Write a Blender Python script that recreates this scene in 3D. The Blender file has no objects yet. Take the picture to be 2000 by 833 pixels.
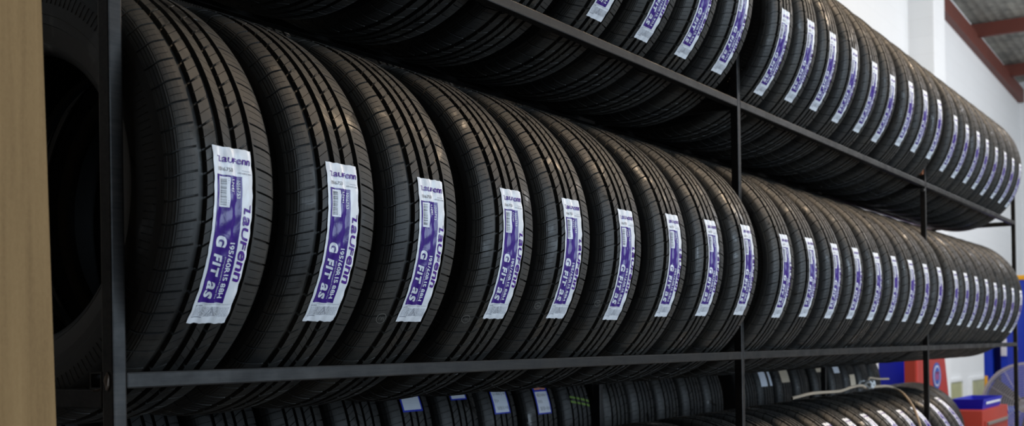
import bpy, bmesh, math, random
from math import sin, cos, pi, radians, hypot, sqrt
from mathutils import Matrix, Vector
random.seed(7)
scene = bpy.context.scene
COL = scene.collection

# ------------------------------------------------------------------ helpers
def link(name, me, mat=None, parent=None):
    o = bpy.data.objects.new(name, me)
    COL.objects.link(o)
    if mat is not None and me is not None and len(me.materials) == 0:
        for m in (mat if isinstance(mat, (list, tuple)) else [mat]):
            me.materials.append(m)
    if parent is not None:
        o.parent = parent
    return o

def mesh(name, V, F, MI=None, smooth=False):
    me = bpy.data.meshes.new(name)
    me.from_pydata(V, [], F)
    if MI is not None:
        me.polygons.foreach_set('material_index', MI)
    if smooth:
        me.polygons.foreach_set('use_smooth', [True] * len(F))
    me.update()
    return me

def tag(o, label=None, cat=None, group=None, kind=None):
    if label: o['label'] = label
    if cat: o['category'] = cat
    if group: o['group'] = group
    if kind: o['kind'] = kind
    return o

def empty(name, loc):
    o = bpy.data.objects.new(name, None)
    o.empty_display_size = .05
    COL.objects.link(o)
    o.location = loc
    return o

def copy_child(src, parent):
    c = src.copy()
    COL.objects.link(c)
    c.parent = parent
    for g in src.children:
        copy_child(g, c)
    return c

class MB:
    """collects primitives in one mesh"""
    def __init__(s): s.V = []; s.F = []
    def add(s, V, F):
        n = len(s.V); s.V += [tuple(v) for v in V]; s.F += [tuple(i + n for i in f) for f in F]
    def box(s, x0, x1, y0, y1, z0, z1, b=0.0):
        if b <= 0:
            V = [(x, y, z) for z in (z0, z1) for y in (y0, y1) for x in (x0, x1)]
            F = [(0, 2, 3, 1), (4, 5, 7, 6), (0, 1, 5, 4), (2, 6, 7, 3), (0, 4, 6, 2), (1, 3, 7, 5)]
            s.add(V, F); return
        bm = bmesh.new()
        bmesh.ops.create_cube(bm, size=1)
        for v in bm.verts:
            v.co = Vector(((x0 + x1) / 2 + v.co.x * (x1 - x0), (y0 + y1) / 2 + v.co.y * (y1 - y0), (z0 + z1) / 2 + v.co.z * (z1 - z0)))
        bmesh.ops.bevel(bm, geom=list(bm.edges), offset=b, segments=2, profile=.6, affect='EDGES')
        bm.verts.index_update()
        s.add([v.co[:] for v in bm.verts], [[v.index for v in f.verts] for f in bm.faces])
        bm.free()
    def prism(s, pts, a0, a1, axis='y'):
        """polygon pts in the plane across axis, extruded from a0 to a1"""
        def P(p, a):
            return {'x': (a, p[0], p[1]), 'y': (p[0], a, p[1]), 'z': (p[0], p[1], a)}[axis]
        n = len(pts)
        V = [P(p, a0) for p in pts] + [P(p, a1) for p in pts]
        F = [tuple(range(n)), tuple(range(2 * n - 1, n - 1, -1))] + [(i, i + n, (i + 1) % n + n, (i + 1) % n) for i in range(n)]
        s.add(V, F)
    def tube(s, pts, r, n=10, closed=False):
        pts = [Vector(p) for p in pts]
        m = len(pts); V = []; F = []
        up = None
        for i, p in enumerate(pts):
            a = pts[(i - 1) % m] if (closed or i > 0) else p
            b = pts[(i + 1) % m] if (closed or i < m - 1) else p
            t = (b - a).normalized()
            if up is None:
                up = t.orthogonal().normalized()
            up = (up - t * up.dot(t)).normalized()
            w = t.cross(up)
            for k in range(n):
                A = 2 * pi * k / n
                V.append(p + (up * cos(A) + w * sin(A)) * r)
        for i in range(m if closed else m - 1):
            for k in range(n):
                j = (i + 1) % m
                F.append((i * n + k, i * n + (k + 1) % n, j * n + (k + 1) % n, j * n + k))
        if not closed:
            F.append(tuple(range(n - 1, -1, -1))); F.append(tuple((m - 1) * n + k for k in range(n)))
        s.add(V, F)
    def rev(s, prof, c, axis='x', n=32, closed=False):
        """profile of (along axis, radius) turned about an axis through c"""
        V = []; F = []
        m = len(prof)
        for k in range(n):
            A = 2 * pi * k / n
            for (a, r) in prof:
                if axis == 'x': V.append((c[0] + a, c[1] + r * cos(A), c[2] + r * sin(A)))
                elif axis == 'y': V.append((c[0] + r * sin(A), c[1] + a, c[2] + r * cos(A)))
                else: V.append((c[0] + r * cos(A), c[1] + r * sin(A), c[2] + a))
        for k in range(n):
            for i in range(m if closed else m - 1):
                F.append((k * m + i, k * m + (i + 1) % m, ((k + 1) % n) * m + (i + 1) % m, ((k + 1) % n) * m + i))
        s.add(V, F)
    def build(s, name, mat, parent=None, smooth=False, recalc=True):
        me = mesh(name, s.V, s.F)
        if recalc:
            bm = bmesh.new(); bm.from_mesh(me)
            bmesh.ops.recalc_face_normals(bm, faces=bm.faces)
            bm.to_mesh(me); bm.free()
        if smooth:
            me.shade_smooth()
            try: me.set_sharp_from_angle(angle=radians(35))
            except Exception: pass
        return link(name, me, mat, parent)

# ------------------------------------------------------------------ materials
def new_mat(name):
    m = bpy.data.materials.new(name); m.use_nodes = True
    nt = m.node_tree
    return m, nt, nt.nodes['Principled BSDF']

def N(nt, t, **kw):
    n = nt.nodes.new(t)
    for k, v in kw.items():
        if k in n.inputs.keys(): n.inputs[k].default_value = v
        else: setattr(n, k, v)
    return n

def simple(name, col, rough=.5, metal=0, noise=0., nscale=8, bump=0., coat=0., spec=.5, stretch=(1, 1, 1)):
    m, nt, b = new_mat(name)
    b.inputs['Base Color'].default_value = (*col, 1)
    b.inputs['Roughness'].default_value = rough
    b.inputs['Metallic'].default_value = metal
    b.inputs['Specular IOR Level'].default_value = spec
    b.inputs['Coat Weight'].default_value = coat
    if noise or bump:
        tc = N(nt, 'ShaderNodeTexCoord'); mp = N(nt, 'ShaderNodeMapping')
        mp.inputs['Scale'].default_value = stretch
        nt.links.new(tc.outputs['Object'], mp.inputs['Vector'])
        nz = N(nt, 'ShaderNodeTexNoise', Scale=nscale, Detail=6, Roughness=.6)
        nt.links.new(mp.outputs[0], nz.inputs['Vector'])
        if noise:
            mx = N(nt, 'ShaderNodeMix', data_type='RGBA')
            mx.inputs['A'].default_value = (*[c * (1 - noise) for c in col], 1)
            mx.inputs['B'].default_value = (*[min(1, c * (1 + noise)) for c in col], 1)
            nt.links.new(nz.outputs['Fac'], mx.inputs['Factor'])
            nt.links.new(mx.outputs['Result'], b.inputs['Base Color'])
        if bump:
            bp = N(nt, 'ShaderNodeBump', Strength=bump, Distance=.002)
            nt.links.new(nz.outputs['Fac'], bp.inputs['Height'])
            nt.links.new(bp.outputs[0], b.inputs['Normal'])
    return m

def rubber(name, dust=.5, base=(.0150, .0152, .0150)):
    m, nt, b = new_mat(name)
    tc = N(nt, 'ShaderNodeTexCoord'); oi = N(nt, 'ShaderNodeObjectInfo')
    ad = N(nt, 'ShaderNodeVectorMath', operation='ADD')
    sc = N(nt, 'ShaderNodeVectorMath', operation='SCALE'); sc.inputs['Scale'].default_value = 7.0
    cb = N(nt, 'ShaderNodeCombineXYZ')
    for i in range(3): nt.links.new(oi.outputs['Random'], cb.inputs[i])
    nt.links.new(cb.outputs[0], sc.inputs[0])
    nt.links.new(tc.outputs['Object'], ad.inputs[0]); nt.links.new(sc.outputs[0], ad.inputs[1])
    n1 = N(nt, 'ShaderNodeTexNoise', Scale=9.0, Detail=5, Roughness=.6)
    n2 = N(nt, 'ShaderNodeTexNoise', Scale=90.0, Detail=4, Roughness=.7)
    n3 = N(nt, 'ShaderNodeTexNoise', Scale=14.0, Detail=3, Distortion=1.2)
    for n in (n1, n2, n3): nt.links.new(ad.outputs[0], n.inputs['Vector'])
    r1 = N(nt, 'ShaderNodeMapRange'); r1.inputs['From Min'].default_value = .38; r1.inputs['From Max'].default_value = .72
    nt.links.new(n1.outputs['Fac'], r1.inputs['Value'])
    mx = N(nt, 'ShaderNodeMix', data_type='RGBA')
    mx.inputs['A'].default_value = (*base, 1)
    mx.inputs['B'].default_value = (base[0] + .020 * dust, base[1] + .0165 * dust, base[2] + .011 * dust, 1)
    nt.links.new(r1.outputs[0], mx.inputs['Factor'])
    r2 = N(nt, 'ShaderNodeMapRange'); r2.inputs['From Min'].default_value = .3; r2.inputs['From Max'].default_value = .7
    r2.inputs['To Min'].default_value = .75; r2.inputs['To Max'].default_value = 1.25
    nt.links.new(n2.outputs['Fac'], r2.inputs['Value'])
    ml = N(nt, 'ShaderNodeVectorMath', operation='SCALE')
    nt.links.new(mx.outputs['Result'], ml.inputs[0]); nt.links.new(r2.outputs[0], ml.inputs['Scale'])
    # rubbed, shiny patches
    r3 = N(nt, 'ShaderNodeMapRange'); r3.inputs['From Min'].default_value = .57; r3.inputs['From Max'].default_value = .68
    r3.inputs['To Min'].default_value = .56; r3.inputs['To Max'].default_value = .26
    nt.links.new(n3.outputs['Fac'], r3.inputs['Value'])
    nt.links.new(r3.outputs[0], b.inputs['Roughness'])
    nt.links.new(ml.outputs[0], b.inputs['Base Color'])
    bp = N(nt, 'ShaderNodeBump', Strength=.25, Distance=.0006)
    nt.links.new(n2.outputs['Fac'], bp.inputs['Height']); nt.links.new(bp.outputs[0], b.inputs['Normal'])
    b.inputs['Specular IOR Level'].default_value = .40
    return m

M = {}
M['rubber'] = rubber('tyre_rubber', 1.0)
M['rubber_side'] = rubber('sidewall_rubber', .2, (.008, .008, .008))
M['rubber_old'] = rubber('stored_tyre_rubber', .5, (.012, .012, .012))
def film(name, col, rough=.28):
    m, nt, b = new_mat(name)
    b.inputs['Base Color'].default_value = (*col, 1)
    b.inputs['Roughness'].default_value = rough
    b.inputs['Specular IOR Level'].default_value = .35; b.inputs['Coat Weight'].default_value = .12; b.inputs['Coat Roughness'].default_value = .1
    tc = N(nt, 'ShaderNodeTexCoord')
    nz = N(nt, 'ShaderNodeTexNoise', Scale=55.0, Detail=3, Distortion=1.5)
    nt.links.new(tc.outputs['Object'], nz.inputs['Vector'])
    bp = N(nt, 'ShaderNodeBump', Strength=.5, Distance=.0012)
    nt.links.new(nz.outputs['Fac'], bp.inputs['Height'])
    nt.links.new(bp.outputs[0], b.inputs['Normal']); nt.links.new(bp.outputs[0], b.inputs['Coat Normal'])
    return m
M['white_film'] = film('white_label_film', (.83, .85, .89))
M['purple_film'] = film('purple_label_film', (.040, .008, .215), .22)
M['purple_ink'] = film('purple_ink', (.075, .010, .27), .25)
M['white_ink'] = film('white_ink', (.80, .82, .88))
M['grey_ink'] = film('grey_ink', (.32, .33, .38))
M['black_ink'] = film('black_ink', (.05, .05, .06))
m, nt, b = new_mat('black_painted_steel')
tc = N(nt, 'ShaderNodeTexCoord')
mpa = N(nt, 'ShaderNodeMapping'); mpa.inputs['Scale'].default_value = (.06, 1, 1)
nt.links.new(tc.outputs['Object'], mpa.inputs['Vector'])
nza = N(nt, 'ShaderNodeTexNoise', Scale=170.0, Detail=5, Roughness=.7)
nzb = N(nt, 'ShaderNodeTexNoise', Scale=11.0, Detail=5, Roughness=.7)
nt.links.new(mpa.outputs[0], nza.inputs['Vector']); nt.links.new(tc.outputs['Object'], nzb.inputs['Vector'])
mu = N(nt, 'ShaderNodeMath', operation='MULTIPLY'); nt.links.new(nza.outputs['Fac'], mu.inputs[0]); nt.links.new(nzb.outputs['Fac'], mu.inputs[1])
cr = N(nt, 'ShaderNodeValToRGB'); e = cr.color_ramp.elements
e[0].position = .12; e[0].color = (.006, .006, .007, 1); e[1].position = .40; e[1].color = (.034, .031, .028, 1)
nt.links.new(mu.outputs[0], cr.inputs['Fac']); nt.links.new(cr.outputs['Color'], b.inputs['Base Color'])
rr = N(nt, 'ShaderNodeMapRange'); rr.inputs['From Min'].default_value = .3; rr.inputs['From Max'].default_value = .7
rr.inputs['To Min'].default_value = .50; rr.inputs['To Max'].default_value = .28
nt.links.new(nzb.outputs['Fac'], rr.inputs['Value']); nt.links.new(rr.outputs[0], b.inputs['Roughness'])
b.inputs['Specular IOR Level'].default_value = .16
M['steel'] = m
M['steel_dark'] = simple('dull_black_steel', (.012, .011, .010), .6, 0, .3, 20, .2, spec=.2)
M['weld'] = simple('weld_metal', (.12, .09, .07), .45, .6, .5, 90, .8)
M['rust'] = simple('rusty_steel', (.28, .09, .03), .7, 0, .5, 120, .5)
M['paper'] = simple('white_paper_label', (.62, .66, .74), .5, 0, .06, 40)
M['paper_cream'] = simple('cream_paper_label', (.52, .44, .33), .55, 0, .06, 40)
M['blue_ink'] = simple('blue_label_border', (.010, .030, .42), .4)
M['yellow_ink'] = simple('yellow_label_lettering', (.85, .36, .03), .4)
M['marker'] = simple('black_marker', (.02, .02, .03), .6)
M['chalk'] = simple('pale_crayon', (.22, .21, .19), .8, 0, .3, 300)
M['green_chalk'] = simple('green_crayon', (.11, .19, .025), .8, 0, .4, 200)
M['rope'] = simple('tan_webbing', (.42, .33, .24), .8, 0, .25, 250, .5)
M['knot'] = simple('pale_knot_cord', (.60, .62, .62), .7, 0, .2, 120, .4)
M['red'] = simple('red_enamel', (.34, .040, .026), .45, 0, .12, 5, spec=.3)
M['red_dark'] = simple('red_enamel_side', (.42, .030, .016), .45, 0, .1, 5)
M['blue'] = simple('blue_enamel', (.006, .035, .42), .35, 0, .1, 4, coat=.3)
M['blue_plastic'] = simple('blue_plastic', (.004, .012, .42), .4, 0, .05, 6, spec=.25)
M['yellow'] = simple('yellow_enamel', (.75, .38, .02), .4)
M['chrome'] = simple('bright_wire', (.62, .63, .65), .25, 1.0)
M['wire'] = simple('plated_wire', (.42, .44, .47), .4, .3)
M['grey_metal'] = simple('grey_metal', (.35, .34, .32), .4, .7, .2, 20)
M['dark'] = simple('dark_plastic', (.02, .018, .016), .5)
M['emblem_white'] = simple('emblem_white', (.6, .62, .68), .4)
M['emblem_red'] = simple('emblem_red', (.5, .05, .05), .4)
M['emblem_blue'] = simple('emblem_blue', (.03, .09, .35), .4)
M['beam_red'] = simple('red_oxide_steel', (.115, .026, .016), .6, 0, .25, 3)

def wall_mat(name, col, block=True):
    m, nt, b = new_mat(name)
    tc = N(nt, 'ShaderNodeTexCoord')
    mp = N(nt, 'ShaderNodeMapping'); mp.inputs['Rotation'].default_value = (radians(90), 0, 0)
    nt.links.new(tc.outputs['Object'], mp.inputs['Vector'])
    br = N(nt, 'ShaderNodeTexBrick', Scale=1.0)
    br.inputs['Brick Width'].default_value = .4; br.inputs['Row Height'].default_value = .2
    br.inputs['Mortar Size'].default_value = .004; br.inputs['Mortar Smooth'].default_value = .6
    br.inputs['Color1'].default_value = (*col, 1); br.inputs['Color2'].default_value = (*[c * .985 for c in col], 1)
    br.inputs['Mortar'].default_value = (*[c * .93 for c in col], 1)
    nt.links.new(mp.outputs[0], br.inputs['Vector'])
    nt.links.new(br.outputs['Color'], b.inputs['Base Color'])
    b.inputs['Roughness'].default_value = .7
    return m
M['wall'] = wall_mat('white_painted_blockwork', (.78, .81, .83))
M['dark_wall'] = simple('dark_low_bounce_wall', (.06, .045, .03), .8, 0, .3, 3)  # made-up dark tone for the unseen left wall, to cut its bounce light
M['floor'] = simple('grey_concrete', (.20, .195, .19), .6, 0, .3, 2, .2)

# corrugated roof sheet, mottled grey
m, nt, b = new_mat('mottled_roof_sheet')
tc = N(nt, 'ShaderNodeTexCoord'); nz = N(nt, 'ShaderNodeTexNoise', Scale=3.0, Detail=7, Roughness=.7)
nt.links.new(tc.outputs['Object'], nz.inputs['Vector'])
cr = N(nt, 'ShaderNodeValToRGB')
cr.color_ramp.elements[0].position = .35; cr.color_ramp.elements[0].color = (.13, .13, .12, 1)
cr.color_ramp.elements[1].position = .68; cr.color_ramp.elements[1].color = (.38, .37, .32, 1)
nt.links.new(nz.outputs['Fac'], cr.inputs['Fac']); nt.links.new(cr.outputs['Color'], b.inputs['Base Color'])
b.inputs['Roughness'].default_value = .7
M['roof'] = m

# wooden board
m, nt, b = new_mat('varnished_plywood')
tc = N(nt, 'ShaderNodeTexCoord'); mp = N(nt, 'ShaderNodeMapping'); mp.inputs['Scale'].default_value = (1, 1, .035)
nt.links.new(tc.outputs['Object'], mp.inputs['Vector'])
n1 = N(nt, 'ShaderNodeTexNoise', Scale=70.0, Detail=6, Roughness=.65, Distortion=.6)
n2 = N(nt, 'ShaderNodeTexNoise', Scale=14.0, Detail=3)
mp2 = N(nt, 'ShaderNodeMapping'); mp2.inputs['Scale'].default_value = (1, 1, .5)
nt.links.new(tc.outputs['Object'], mp2.inputs['Vector'])
n3 = N(nt, 'ShaderNodeTexNoise', Scale=420.0, Detail=3, Roughness=.8)
nt.links.new(mp.outputs[0], n1.inputs['Vector']); nt.links.new(mp.outputs[0], n2.inputs['Vector']); nt.links.new(mp2.outputs[0], n3.inputs['Vector'])
cr = N(nt, 'ShaderNodeValToRGB')
e = cr.color_ramp.elements
e[0].position = .28; e[0].color = (.17, .098, .036, 1)
e[1].position = .72; e[1].color = (.40, .265, .120, 1)
e2 = cr.color_ramp.elements.new(.5); e2.color = (.295, .185, .078, 1)
a1 = N(nt, 'ShaderNodeMath', operation='ADD'); a2 = N(nt, 'ShaderNodeMath', operation='MULTIPLY_ADD')
nt.links.new(n1.outputs['Fac'], a1.inputs[0]); nt.links.new(n2.outputs['Fac'], a1.inputs[1])
nt.links.new(a1.outputs[0], a2.inputs[0]); a2.inputs[1].default_value = .4
nt.links.new(n3.outputs['Fac'], N(nt, 'ShaderNodeMath').inputs[0])
ms = N(nt, 'ShaderNodeMath', operation='MULTIPLY'); nt.links.new(n3.outputs['Fac'], ms.inputs[0]); ms.inputs[1].default_value = .2
nt.links.new(ms.outputs[0], a2.inputs[2])
nt.links.new(a2.outputs[0], cr.inputs['Fac']); nt.links.new(cr.outputs['Color'], b.inputs['Base Color'])
b.inputs['Roughness'].default_value = .42
M['wood'] = m

# ------------------------------------------------------------------ tyre geometry
HW = .094          # half width of the tyre
RC = .0015         # crown drop at |x| = .045
def prof(R, x):
    a = abs(x)
    pts = [(0, 0), (.03, .0004), (.05, .0015), (.064, .0036), (.074, .0066), (.081, .0105), (.086, .0160), (.0895, .0230)]
    for (x0, d0), (x1, d1) in zip(pts, pts[1:]):
        if a <= x1:
            return R - (d0 + (d1 - d0) * (a - x0) / (x1 - x0))
    return R - .023

def lerp_mask(pairs, v):
    if v <= pairs[0][0]: return pairs[0][1]
    for (a, p), (b_, q) in zip(pairs, pairs[1:]):
        if v <= b_: return p + (q - p) * (v - a) / (b_ - a)
    return pairs[-1][1]

def tread_mesh(R, ribs, grooves, npitch, gd=.0068, name='tread'):
    """ribs: (x0, x1, shear function, [(centre in pitch, width, depth, mask pairs)], extra columns)"""
    V = []; F = []
    pitch = 2 * pi / npitch
    def P(x, ang, r):
        V.append((x, -r * cos(ang), r * sin(ang)))
    for (x0, x1, shear, sipes, rings) in ribs:
        cols = []        # (x, depth, mask x)
        n = max(3, int((x1 - x0) / .0045))
        xs = [x0 + (x1 - x0) * i / n for i in range(n + 1)]
        for rx in rings:
            xs = [x for x in xs if abs(x - rx) > .0012]
            xs += [rx - .0006, rx - .0002, rx + .0002, rx + .0006]
        xs = sorted(xs)
        edgeL = abs(x0) < HW - .006; edgeR = abs(x1) < HW - .006
        if edgeL: cols.append((x0 + .0000, gd))
        for i, x in enumerate(xs):
            d = 0.0
            for rx in rings:
                if abs(x - rx) < .0004: d = .0008
            xx = x
            if edgeL and i == 0: xx = x + .0008
            if edgeR and i == len(xs) - 1: xx = x - .0008
            cols.append((xx, d))
        if edgeR: cols.append((x1, gd))
        lines = []       # (u in pitch, sipe index, on)
        for si, (c, w, d, mask) in enumerate(sipes):
            e_ = min(w * .22, .0005)
            lines += [(c - w / 2, None), (c - w / 2 + e_, si), (c + w / 2 - e_, si), (c + w / 2, None)]
        # fill the long gaps
        lines.sort(key=lambda t: t[0])
        plen = 2 * pi * R / npitch
        full = []
        for i, (u, s_) in enumerate(lines):
            full.append((u, s_))
            nxt = lines[i + 1][0] if i + 1 < len(lines) else lines[0][0] + plen
            if nxt - u > .004:
                k = int((nxt - u) / .0035)
                for j in range(1, k + 1):
                    full.append((u + (nxt - u) * j / (k + 1), None))
        nl = len(full); nc = len(cols); base = len(V)
        for p in range(npitch):
            for (u, s_) in full:
                for (x, d) in cols:
                    dep = d
                    if s_ is not None:
                        c, w, sd, mask = sipes[s_]
                        dep = max(dep, sd * lerp_mask(mask, x))
                    ang = p * pitch + (u + shear(x)) / R
                    P(x, ang, prof(R, x) - dep)
        tot = npitch * nl
        for i in range(tot):
            j = (i + 1) % tot
            for k in range(nc - 1):
                F.append((base + i * nc + k, base + i * nc + k + 1, base + j * nc + k + 1, base + j * nc + k))
    # groove floors
    for (x0, x1) in grooves:
        base = len(V); n = npitch * 3
        for i in range(n):
            for x in (x0 - .0002, x1 + .0002):
                P(x, 2 * pi * i / n, prof(R, x) - gd)
        for i in range(n):
            j = (i + 1) % n
            F.append((base + 2 * i, base + 2 * i + 1, base + 2 * j + 1, base + 2 * j))
    me = mesh(name, V, F)
    bm = bmesh.new(); bm.from_mesh(me)
    bmesh.ops.reverse_faces(bm, faces=[f for f in bm.faces if f.normal.dot(Vector((0, f.calc_center_median().y, f.calc_center_median().z))) < 0 and abs(f.normal.x) < .3 and f.normal.length > 0 and Vector((0, f.normal.y, f.normal.z)).normalized().dot(Vector((0, f.calc_center_median().y, f.calc_center_median().z)).normalized()) < -.7])
    bm.to_mesh(me); bm.free()
    return me

def sidewall_mesh(R, s):
    """s = -1 left, +1 right; from the shoulder to the bead, with moulded rings, and the inside"""
    pr = [(.0895, R - .0230), (.0915, R - .028), (.0925, R - .033), (.0918, R - .0335), (.0932, R - .042), (.0940, R - .055), (.0938, R - .066),
          (.0928, R - .067), (.0925, R - .078), (.0905, R - .079), (.0880, R - .092), (.0835, R - .103), (.0838, R - .1035), (.0805, R - .1085),
          (.0755, R - .114), (.070, R - .1165), (.063, R - .1165), (.060, R - .110), (.070, R - .092), (.080, R - .065),
          (.080, R - .045), (.070, R - .024), (.040, R - .014), (0, R - .0125)]
    n = 128; V = []; F = []
    for k in range(n):
        A = 2 * pi * k / n
        for (x, r) in pr: V.append((s * x, -r * cos(A), r * sin(A)))
    m_ = len(pr)
    for k in range(n):
        j = (k + 1) % n
        for i in range(m_ - 1):
            f = (k * m_ + i, k * m_ + i + 1, j * m_ + i + 1, j * m_ + i)
            F.append(f if s > 0 else f[::-1])
    # fine moulded radial ribs under the shoulder
    for k in range(180):
        A = 2 * pi * k / 180; dA = .0035
        b0 = len(V)
        for (x, r, h) in ((.0922, R - .035, .0007), (.0940, R - .052, .0007)):
            for a in (A - dA, A, A + dA):
                hh = h if a == A else -.0003
                V.append((s * (x + hh), -r * cos(a), r * sin(a)))
        F += [(b0, b0 + 1, b0 + 4, b0 + 3), (b0 + 1, b0 + 2, b0 + 5, b0 + 4)]
    me = mesh('sidewall', V, F, smooth=True)
    try: me.set_sharp_from_angle(angle=radians(40))
    except Exception: pass
    return me

# tread pattern of the new tyres
sh = lambda k, c=0.: (lambda x: k * (x - c))
def shL(x):     # left shoulder grooves: rise, then run flat
    t = x + .0535
    return .26 * t - (.003 if x < -.075 else 0) * min(1, (-.075 - x) / .01)
PL = 2 * pi * .3075 / 64.2
new_ribs = [
    (-.0895, -.0535, shL, [
        (.10 * PL, .0030, .0055, [(-.0895, 1), (-.070, 1), (-.060, .75), (-.0545, .25)]),
        (.43 * PL, .0009, .0022, [(-.078, 0), (-.076, 1), (-.061, 1), (-.058, 0)]),
        (.74 * PL, .0009, .0022, [(-.078, 0), (-.076, 1), (-.061, 1), (-.058, 0)])], [-.0872, -.0845, -.0818, -.0791]),
    (-.0425, -.0225, sh(.62, -.0325), [
        (.20 * PL, .0034, .0062, [(-.0425, 1), (-.036, 1), (-.0325, .35), (-.029, .12), (-.0225, .12)]),
        (.70 * PL, .0011, .0030, [(-.0425, .8), (-.0225, .8)])], []),
    (-.0125, .0015, sh(-.75, -.0055), [
        (.25 * PL, .0008, .0020, [(-.0125, .9), (.0015, .3)]),
        (.75 * PL, .0008, .0020, [(-.0125, .3), (.0015, .9)])], []),
    (.0100, .0300, sh(.62, .02), [
        (.35 * PL, .0034, .0062, [(.010, 1), (.0165, 1), (.020, .35), (.0235, .12), (.030, .12)]),
        (.85 * PL, .0011, .0030, [(.010, .8), (.030, .8)])], []),
    (.0390, .0895, sh(-.16, .04), [
        (.55 * PL, .0028, .0052, [(.039, 0), (.044, .2), (.049, .9), (.080, 1), (.0895, 1)]),
        (.87 * PL, .0009, .0022, [(.046, 0), (.049, 1), (.070, 1), (.073, 0)]),
        (.22 * PL, .0009, .0022, [(.046, 0), (.049, 1), (.070, 1), (.073, 0)])], [.0765, .0795, .0825]),
]
new_grooves = [(-.0535, -.0425), (-.0225, -.0125), (.0015, .0100), (.0300, .0390)]
# plainer pattern of the tyres stored behind
old_ribs = [
    (-.0895, -.048, sh(.12, -.05), [(.3 * PL, .003, .005, [(-.0895, 1), (-.056, .8), (-.05, 0)]), (.8 * PL, .001, .002, [(-.075, 1), (-.052, 1)])], []),
    (-.040, -.016, sh(.5, -.03), [(.2 * PL, .002, .005, [(-.04, 1), (-.016, .4)]), (.7 * PL, .001, .003, [(-.04, .7), (-.016, .7)])], []),
    (-.009, .009, sh(-.5, 0), [(.5 * PL, .001, .003, [(-.009, .7), (.009, .7)])], []),
    (.016, .040, sh(.5, .03), [(.2 * PL, .002, .005, [(.016, .4), (.04, 1)]), (.7 * PL, .001, .003, [(.016, .7), (.04, .7)])], []),
    (.048, .0895, sh(.12, .05), [(.3 * PL, .003, .005, [(.05, 0), (.056, .8), (.0895, 1)]), (.8 * PL, .001, .002, [(.052, 1), (.075, 1)])], []),
]
old_grooves = [(-.048, -.040), (-.016, -.009), (.009, .016), (.040, .048)]

R1, R2, R3, R4 = .3050, .3130, .2920, .3120
ME = {}
ME['tread1'] = tread_mesh(R1, new_ribs, new_grooves, 64)
ME['tread2'] = tread_mesh(R2, new_ribs, new_grooves, 66)
ME['tread3'] = tread_mesh(R3, new_ribs, new_grooves, 60)
ME['tread4'] = tread_mesh(R4, old_ribs, old_grooves, 64)
for k, R in (('1', R1), ('2', R2), ('3', R3), ('4', R4)):
    ME['sl' + k] = sidewall_mesh(R, -1); ME['sr' + k] = sidewall_mesh(R, 1)
for k in ('1', '2', '3'):
    ME['tread' + k].materials.append(M['rubber'])
ME['tread4'].materials.append(M['rubber_old'])
for k in ME:
    if k[0] == 's': ME[k].materials.append(M['rubber_side'])

# ------------------------------------------------------------------ lettering as flat meshes
_glyph = {}
def glyph(ch, bold=.0):
    key = (ch, bold)
    if key in _glyph: return _glyph[key]
    cu = bpy.data.curves.new('lettering', 'FONT')
    cu.body = ch; cu.size = 1; cu.offset = bold; cu.resolution_u = 3
    o = bpy.data.objects.new('lettering', cu); COL.objects.link(o)
    dg = bpy.context.evaluated_depsgraph_get()
    me = o.evaluated_get(dg).to_mesh()
    V = [v.co.copy() for v in me.vertices]; F = [tuple(p.vertices) for p in me.polygons]
    o.evaluated_get(dg).to_mesh_clear()
    bpy.data.objects.remove(o); bpy.data.curves.remove(cu)
    if V:
        x0 = min(v.x for v in V); x1 = max(v.x for v in V)
    else: x0, x1 = 0, .3
    if x1 - x0 < .30:
        c_ = (x0 + x1) / 2; x0, x1 = c_ - .15, c_ + .15
    _glyph[key] = (V, F, x0, x1)
    return _glyph[key]

def text_flat(s, bold=.0, shear=.0, gap=.06, even=False):
    """returns V (x, y), F; y 0..cap height 0.7; 'even' draws small letters as tall as capitals"""
    VV = []; FF = []; x = 0
    for ch in s:
        if ch == ' ': x += .32; continue
        V, F, x0, x1 = glyph(ch, bold)
        k = 1.0
        if even:
            h = max(v.y for v in V)
            k = .72 / h
        kx = 1.35 * min(k, 1.18)
        n = len(VV)
        for v in V: VV.append(((v.x - x0) * kx + x, v.y * k))
        FF += [tuple(i + n for i in f) for f in F]
        x += (x1 - x0) * kx + gap
    w = x - gap
    return [(a + shear * b_, b_) for a, b_ in VV], FF, w

def logo_flat():
    """the wide italic maker's wordmark: a long-armed L, then unicase letters"""
    V, F, w = text_flat('aUFenn', .022, 0, .09, even=True)
    V = [(a + .62, b_) for a, b_ in V]; w += .62
    n = len(V)
    L = [(.02, 0), (.52, 0), (.52, .14), (.26, .14), (.26, .74), (-.22, .74), (-.30, .62), (.10, .62), (.10, .14), (.02, .14)]
    L = [(.08, 0), (.50, 0), (.50, .15), (.26, .15), (.26, .80), (.08, .80)]
    A = [(-.36, .80), (.08, .80), (.08, .68), (-.22, .68)]
    V += L; F.append(tuple(range(n, n + len(L)))); n2 = len(V)
    V += A; F.append(tuple(range(n2, n2 + 4)))
    V = [(a * 1.12 + .36 + .22 * b_, b_) for a, b_ in V]
    return V, F, w * 1.12 + .36

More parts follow.
